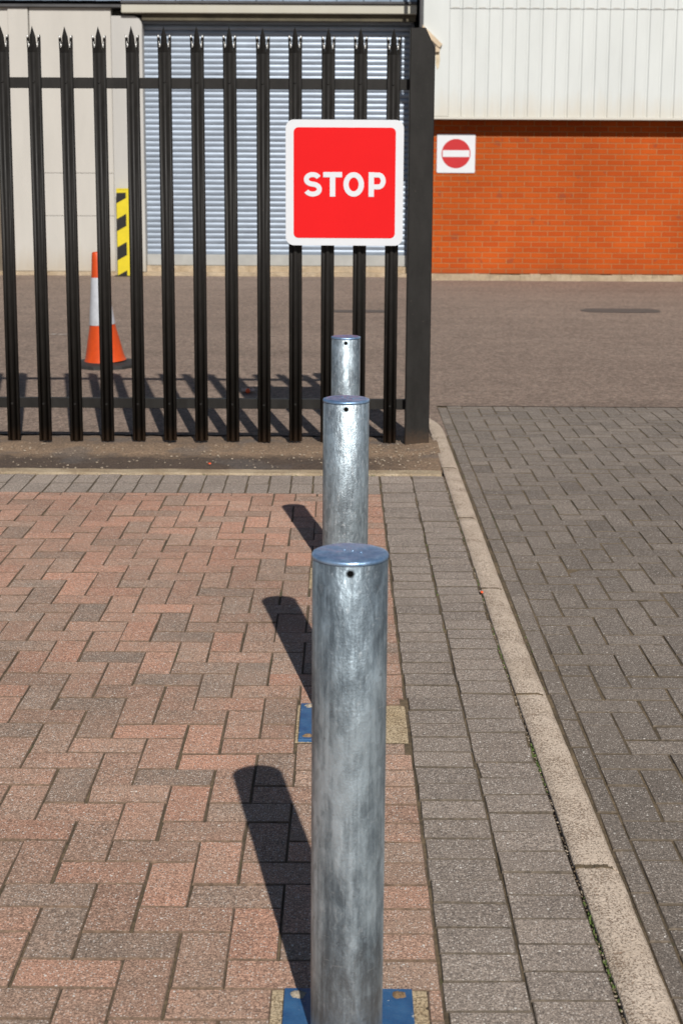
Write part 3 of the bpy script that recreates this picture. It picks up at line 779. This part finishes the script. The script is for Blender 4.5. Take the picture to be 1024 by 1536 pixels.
def bevel_prism(mb, pts, y0, y1, b, mat=0):
    n = len(pts); cx = sum(p[0] for p in pts) / n; cz = sum(p[1] for p in pts) / n
    ins = []
    for i in range(n):
        p, a, c = Vector(pts[i]), Vector(pts[i - 1]), Vector(pts[(i + 1) % n]); d1, d2 = (p - a).normalized(), (c - p).normalized()
        nn = (Vector((-d1.y, d1.x)) + Vector((-d2.y, d2.x))).normalized(); ins.append(p + nn * b / max(.4, nn.dot(Vector((-d1.y, d1.x)))))
    A = [(p.x, y0, p.y) for p in ins]; B = [(x, y0 + b, z) for x, z in pts]; C = [(x, y1 - b, z) for x, z in pts]; D = [(p.x, y1, p.y) for p in ins]
    vs = A + B + C + D; fs = [list(range(n)), [3 * n + i for i in range(n)][::-1]]
    for r in range(3): fs += [(r * n + i, (r + 1) * n + i, (r + 1) * n + (i + 1) % n, r * n + (i + 1) % n) for i in range(n)]
    mb.add(vs, fs, mat)
bevel_prism(mb, pts, -0.055, 0.045, 0.004)
o = mb.build('post', FENCE, fence, recalc=True); o.location = (0.413, 0, 0); o.rotation_euler = (0, R(0.05), 0)

# ------------------------------------------------------------------ STOP sign
YS = 7.965
sg = thing('stop_sign', 'square red STOP sign with rounded white border, fixed on the fence pales', 'sign', (0.0, YS, 1.452))
mb = MB(); bevel_prism(mb, rrect(-.3195, .3195, -.338, .338, .045, 8), -.003, .0, .0008); mb.build('panel', SIGN_WHITE, sg, recalc=True)
mb = MB(); mb.prism(rrect(-.276, .276, -.297, .297, .026, 8), -.0045, -.0028); mb.build('red_field', SIGN_RED, sg, recalc=True)
mb = MB(); W = .0285; ya, yb = -.0062, -.0043
def arc(cx, cz, rx, rz, a0, a1, n): return [(cx + rx * math.cos(R(a0 + (a1 - a0) * k / n)), cz + rz * math.sin(R(a0 + (a1 - a0) * k / n))) for k in range(n + 1)]
ox, oz = -.1725, -.007
S = arc(0, .0265, .0345, .0255, 22, 262, 18) + arc(0, -.0265, .0365, .0265, 82, -158, 18)
S = [(ox + x, oz + z) for x, z in S]
mb.strip(S, W * .93, ya, yb)
T0 = -.0645   # T
mb.prism([(T0 - .0515, oz + .038), (T0 + .0515, oz + .038), (T0 + .0515, oz + .066), (T0 - .0515, oz + .066)], ya, yb)
mb.prism([(T0 - .0148, oz - .066), (T0 + .0148, oz - .066), (T0 + .0148, oz + .038), (T0 - .0148, oz + .038)], ya, yb)
mb.strip([(.050 + x, oz + z) for x, z in arc(0, 0, .0415, .0515, 0, 350, 35)], W, ya, yb, closed=True)
px = .1455
mb.prism([(px - .0145, oz - .066), (px + .0145, oz - .066), (px + .0145, oz + .066), (px - .0145, oz + .066)], ya, yb)
mb.strip([(px + .0145, oz + .0515)] + [(x, z) for x, z in arc(px + .038, oz + .0195, .0265, .032, 90, -90, 14)] + [(px + .0145, oz - .0125)], W * .93, ya, yb)
mb.build('lettering', SIGN_WHITE, sg, recalc=True)
mb = MB(); mb.box(-.28, .28, .0, .012, .12, .15); mb.box(-.28, .28, .0, .012, -.15, -.12)
mb.build('mounting_bar', SIGN_BACK, sg)

# ------------------------------------------------------------------ brick warehouse
wh = thing('brick_warehouse', 'orange brick warehouse wall with overhanging white corrugated cladding above', 'building', (0, 20.17, 0))
XL, XR = 1.03, 9.5
mb = MB(); mb.box(XL, XR, 0, 6, 0.085, 2.26, 0); mb.build('wall', BRICK, wh)
mb = MB()
n = 60
for i in range(n):
    x0 = XL + (XR - XL) * i / n; x1 = XL + (XR - XL) * (i + 1) / n; h = 0.080 + random.uniform(-.012, .004)
    mb.box(x0, x1 - .002, -.045 + random.uniform(-.006, .006), 6, -.05, h)
mb.build('plinth', PLINTH, wh)
# cladding: box ribs, two lapped sheets
def clad(name, x0, x1, z0, z1, yf, mat, parent):
    mb = MB(); pts = []; x = x0
    while x < x1:
        pts += [(x, yf), (x + .130, yf), (x + .142, yf + .014), (x + .160, yf + .014), (x + .172, yf)]; x += .179
    for a, b in zip(pts, pts[1:]): mb.add([(a[0], a[1], z0), (b[0], b[1], z0), (b[0], b[1], z1), (a[0], a[1], z1)], [(0, 1, 2, 3)])
    mb.add([(x0, yf + .02, z0), (x1, yf + .02, z0), (x1, yf + .02, z1), (x0, yf + .02, z1)], [(0, 1, 2, 3)])
    for a, b in zip(pts, pts[1:]): mb.add([(a[0], a[1], z0), (b[0], b[1], z0), (b[0], yf + .02, z0), (a[0], yf + .02, z0)], [(3, 2, 1, 0)])
    return mb.build(name, mat, parent)
OV = -0.245
clad('cladding', 1.395, XR, 2.215, 3.655, OV, CLAD, wh)
clad('cladding', 1.395, XR, 3.630, 6.8, OV - .010, CLAD, wh)
SCREWM = mat_simple('screw_line', (0.42, 0.42, 0.39), 0.6, var=.3, scale=5)
mb = MB(); mb.box(-.045, .045, OV - .014, OV - .0105, 3.638, 3.650); fx0 = mb.build('sheet_fixing', SCREWM, wh); x = 1.395 + .07; first = True
while x < XR - .2:     # fixings along the lap
    o = fx0 if first else fx0.copy()
    if not first: COL.objects.link(o); o.parent = wh
    o.location = (x, 0, 0); first = False; x += .179
mb = MB(); mb.box(XL + .01, 1.392, OV - .012, 6, 2.215, 6.8, 0, 0.006); mb.build('corner_trim', CLAD, wh)
mb = MB(); mb.box(XL + .005, XR, OV - .030, OV + .035, 2.178, 2.213, 0, .004); mb.build('drip_flashing', CLAD, wh)
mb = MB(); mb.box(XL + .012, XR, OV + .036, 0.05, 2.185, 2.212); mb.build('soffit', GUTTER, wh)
mb = MB(); mb.box(XL + .012, XR, OV + .036, 5.99, 6.8, 6.86); mb.build('roof', ROOFM, wh)
mb = MB(); mb.box(1.395, XR, OV + .03, 5.98, 2.27, 6.79); mb.build('upper_wall', CLAD, wh)
# downpipe in the gap and the beige verge end with its rusty run
mb = MB(); mb.box(.985, 1.024, -.40, -.30, 3.36, 6.8, 0, .008); mb.build('downpipe', GUTTER, wh)
mb = MB(); mb.strip([(1.000, 3.395), (1.275, 3.135)], .060, OV - .075, OV - .016); mb.prism([(1.205, 3.06), (1.262, 3.06), (1.262, 3.112), (1.205, 3.160)], OV - .060, OV - .016)
mb.build('verge_trim', BEIGE, wh, recalc=True)
mb = MB(); mb.prism([(1.208, 3.058), (1.262, 3.058), (1.270, 2.96), (1.255, 2.86), (1.235, 2.83), (1.212, 2.90)], OV - .0150, OV - .0125)
mb.build('rust_stain', STAINM, wh, recalc=True)

# no-entry sign on the brick wall
ne = thing('no_entry_sign', 'small square white sign with red no-entry disc, high on the orange brick wall', 'sign', (1.525, 20.163, 1.725))
mb = MB(); bevel_prism(mb, rrect(-.262, .262, -.262, .262, .015, 3), -.006, .0, .001); mb.build('panel', SIGN_WHITE, ne, recalc=True)
mb = MB(); mb.prism([(.198 * math.cos(2 * math.pi * k / 48), .198 * math.sin(2 * math.pi * k / 48)) for k in range(48)], -.0085, -.0055)
mb.build('red_disc', SIGN_RED_DULL, ne, recalc=True)
mb = MB(); mb.prism(rrect(-.183, .183, -.045, .045, .006, 2), -.0110, -.0080); mb.build('white_bar', SIGN_WHITE, ne, recalc=True)

# ------------------------------------------------------------------ unit with the roller shutter
un = thing('shutter_unit', 'cream rendered industrial unit with a wide blue-grey roller shutter', 'building', (0, 20.75, 0))
mb = MB()
for za, zz in ((.045, .828), (.832, 1.428), (1.432, 3.70)): bevel_prism(mb, [(-4.395, za), (-3.262, za), (-3.262, zz), (-4.395, zz)], 0, .4, .004)
bevel_prism(mb, [(-12, .045), (-6.2, .045), (-6.2, 3.70), (-12, 3.70)], 0, .4, .006)
bevel_prism(mb, [(-4.690, .045), (-4.409, .045), (-4.409, 3.70), (-4.690, 3.70)], -.02, .4, .006)
mb.box(-6.2, -4.694, .004, .4, 1.45, 3.70)
mb.build('render_wall', CREAM, un, recalc=True)
mb = MB(); mb.prism(rrect(-3.255, -2.828, .045, 3.592, .13, 8, (0, 1, 0, 0)), -.012, .4); mb.build('door_jamb', CREAM_SH, un, recalc=True)
mb = MB(); mb.box(-6.2, -4.694, .12, .3, -.05, 1.448); mb.build('side_door', BROWN, un)
mb = MB(); x = -12
while x < .95:
    x1 = min(x + .9, .95); mb.box(x, x1 - .004, -.06 + random.uniform(-.006, .006), .5, -.05, .043 + random.uniform(-.01, .002)); x += .9
mb.build('plinth', PLINTH, un)
mb = MB(); NS = 42; zb, zt = .285, 3.50; ph = (zt - zb) / NS
for k in range(NS):
    z0 = zb + k * ph; prof = []
    for q in range(9):
        u = q / 8; prof.append((.215 - .0085 * math.sin(math.pi * min(1, u / .90)) if u < .91 else .224, z0 + ph * u))
    jit = random.uniform(-.003, .003)
    vs = [(x, y + jit, z) for (y, z) in prof for x in (-2.84, .95)]
    mb.add(vs, [(2 * i, 2 * i + 1, 2 * i + 3, 2 * i + 2) for i in range(8)], 0, None, True)
mb.build('shutter_curtain', SHUTTER, un)
mb = MB(); mb.box(-2.84, .95, .17, .24, .125, .283, 0, .006); mb.build('bottom_bar', BOTTOM_BAR, un)
mb = MB(); mb.box(-2.84, .95, .12, .5, .03, .122, 0, .005); mb.build('threshold', PLINTH, un)
mb = MB(); mb.box(-2.84, .952, .10, .5, 3.50, 3.66); mb.build('shutter_box', SHUT_BOX, un)
mb = MB(); mb.box(.905, .96, .0, .5, .05, 3.5); mb.build('guide_rail', GUTTER, un)
mb = MB(); mb.box(-2.826, .975, -.02, .095, 3.535, 3.622); mb.build('lintel_shade_band', OLIVE, un)  # dark band; the shadow under the lintel is put into its colour
mb = MB(); mb.box(-3.10, .985, -.10, .4, 3.625, 3.752, 0, .008); mb.build('lintel', LINTEL, un)
mb = MB(); mb.box(-12, -3.104, -.06, .4, 3.702, 3.742, 0, .004); mb.box(-3.10, .985, -.13, .4, 3.754, 3.79, 0, .004); mb.build('gutter', GUTTER, un)
mb = MB()
for k in range(70):     # corrugated fascia above the gutter
    x = -12 + k * .1857; mb.box(x, x + .1857 - .012 * (k % 2), -.05 - .02 * (k % 2), .4, 3.792, 4.9)
mb.build('fascia', ROOFM, un)
mb = MB(); mb.box(-12, .96, .42, 6, -.05, 4.85); mb.build('rear_block', CREAM_SH, un)

# hazard guard
hz = thing('hazard_guard', 'waist-high yellow and black striped corner guard beside the roller shutter', 'corner guard', (-3.118, 20.62, 0))
mb = MB(); mb.box(-.085, .050, -.055, .09, .0, 1.205, 0, 0); mb.box(.0505, .090, -.058, .09, .0, 1.205, 0, 0); mb.box(-.087, .092, -.060, .092, 1.2055, 1.222, 0, 0)
mb.build('upright', YELLOW, hz)
for (za, zb_) in ((1.160, 1.015), (.795, .625), (.400, .215), (.0, -.2)):
    s_ = .075
    q = [(-.086, max(zb_, 0.001)), (.048, max(zb_ + s_, 0.001)), (.048, min(za + s_, 1.165)), (-.086, za)]
    if za <= 0: q = [(-.086, .001), (.048, .001), (.048, .075)]
    mb = MB(); mb.prism(q, -.0575, -.0552); mb.build('black_stripe', HBLACK, hz, recalc=True)
mb = MB(); mb.box(-.13, .13, -.09, .10, -.012, -.001, 0, .002); mb.build('foot_plate', HBLACK, hz)

# ------------------------------------------------------------------ traffic cone
cn = thing('traffic_cone', 'orange traffic cone with a white reflective sleeve and black base, behind the fence', 'traffic cone', (-1.872, 11.28, ZT))
mb = MB(); mb.lathe([(.166, .036), (.158, .05), (.150, .075), (.138, .13), (.120, .22), (.102, .30), (.0880, .42), (.0700, .56), (.0560, .69), (.0435, .82), (.0385, .872), (.034, .885), (.026, .886), (.024, .84)], seg=48)
o = mb.build('body', ORANGE, cn); o.rotation_euler = (R(1.0), R(-3.1), 0); o.location = (.003, 0, .006)
mb = MB(); mb.lathe([(.1020, .322), (.1022, .325), (.0905, .42), (.0725, .56), (.0590, .685), (.0575, .690)], seg=48); o = mb.build('sleeve', SLEEVE, cn); o.rotation_euler = (R(1.0), R(-3.1), 0); o.location = (.003, 0, .006)
mb = MB(); pts = []
for k in range(8):
    a = R(36 + 45 * k); pts.append((.285 * math.cos(a), .285 * math.sin(a)))
vs = [(x, y, 0.0) for x, y in pts] + [(x, y, .022) for x, y in pts] + [(x * .95, y * .95, .030) for x, y in pts] + [(x * .6, y * .6, .038) for x, y in pts]
fs = [(r * 8 + i, r * 8 + (i + 1) % 8, (r + 1) * 8 + (i + 1) % 8, (r + 1) * 8 + i) for r in range(3) for i in range(8)] + [list(range(24, 32))]
mb.add(vs, fs); mb.build('base', RUBBER, cn)

# ------------------------------------------------------------------ litter
lt = thing('litter_scrap', 'crumpled pale scrap with a bright orange spot, lying in the shadow behind the fence', 'litter', (-.66, 9.93, ZT + .002))
mb = MB(); vs = []
for j2 in range(5):
    for i2 in range(7): vs.append((-.045 + .015 * i2, .012 * j2 - .02, .012 + .014 * mnoise.noise(Vector((i2 * .9, j2 * .9, 2))) + .018 * math.sin(j2)))
mb.add(vs, [(j2 * 7 + i2, j2 * 7 + i2 + 1, j2 * 7 + i2 + 8, j2 * 7 + i2 + 7) for j2 in range(4) for i2 in range(6)], 0); mb.build('wrapper', LITTER_P, lt)
mb = MB(); mb.lathe([(.004, .0), (.015, .008), (.017, .018), (.012, .030), (.003, .034)], .0, -.035, 14, cap_top=True); mb.build('orange_cap', LITTER_O, lt)
mb = MB(); mb.lathe([(.0042, -.011), (.0042, .011)], seg=10, cap_top=True, cap_bot=True, mat=0); mb.lathe([(.0043, .004), (.0043, .0112)], seg=10, mat=1, cap_top=True)
o = mb.build('cigarette_end', [LITTER_P, LITTER_O]); o.location = (.508, 5.12, .006); o.rotation_euler = (R(80), 0, R(15)); tag(o, 'tiny orange and white cigarette end lying in the joint beside the kerb', 'litter')
mb = MB(); stone(mb, 0, 0, 0, .009); o = mb.build('litter_scrap', LITTER_O); o.location = (-.695, 7.41, .006); tag(o, 'tiny bright orange scrap lying on the gravel strip in front of the fence', 'litter')

# ------------------------------------------------------------------ light
EL, AZ = 38.0, 11.5          # the sun stands behind the camera and a little to its right
sd = Vector((math.sin(R(AZ)) * math.cos(R(EL)), -math.cos(R(AZ)) * math.cos(R(EL)), math.sin(R(EL))))
sun = bpy.data.lights.new('sun', 'SUN'); sun.energy = 4.9; sun.angle = R(0.5); sun.color = (1.0, 0.955, 0.89)
so = bpy.data.objects.new('sun', sun); COL.objects.link(so); so.rotation_euler = sd.to_track_quat('Z', 'Y').to_euler(); so.location = (3, -6, 9)
w = bpy.data.worlds.new('World'); scene.world = w; w.use_nodes = True
nt = w.node_tree; bg = nt.nodes['Background']; sky = nt.nodes.new('ShaderNodeTexSky'); sky.sky_type = 'NISHITA'; sky.sun_disc = False
sky.sun_elevation = R(EL); sky.sun_rotation = math.atan2(sd.x, sd.y); sky.air_density = 0.9; sky.dust_density = 0.4
nt.links.new(sky.outputs[0], bg.inputs[0]); bg.inputs[1].default_value = 0.05

# ------------------------------------------------------------------ camera
cam = bpy.data.cameras.new('camera'); co = bpy.data.objects.new('camera', cam); COL.objects.link(co); scene.camera = co
F_PX = 2170.0
cam.sensor_fit = 'VERTICAL'; cam.sensor_height = 36.0; cam.lens = F_PX / 1536 * 36; cam.shift_y = -(768 - 617) / 1536
cam.clip_start = 0.05; cam.clip_end = 600
pitch, roll, yaw = math.atan(367 / F_PX), R(0.3), R(0.07)
m = Matrix.Rotation(yaw, 4, 'Z') @ Matrix.Rotation(math.pi / 2 - pitch, 4, 'X') @ Matrix.Rotation(roll, 4, 'Z')
m.translation = (0, 0, 1.54); co.matrix_world = m
cam.dof.use_dof = True; cam.dof.focus_distance = 4.1; cam.dof.aperture_fstop = 8.0
vs_ = scene.view_settings; vs_.view_transform = 'Standard'; vs_.look = 'None'; vs_.exposure = 0.05; vs_.gamma = 1.0
scene.render.resolution_x = 682; scene.render.resolution_y = 1024
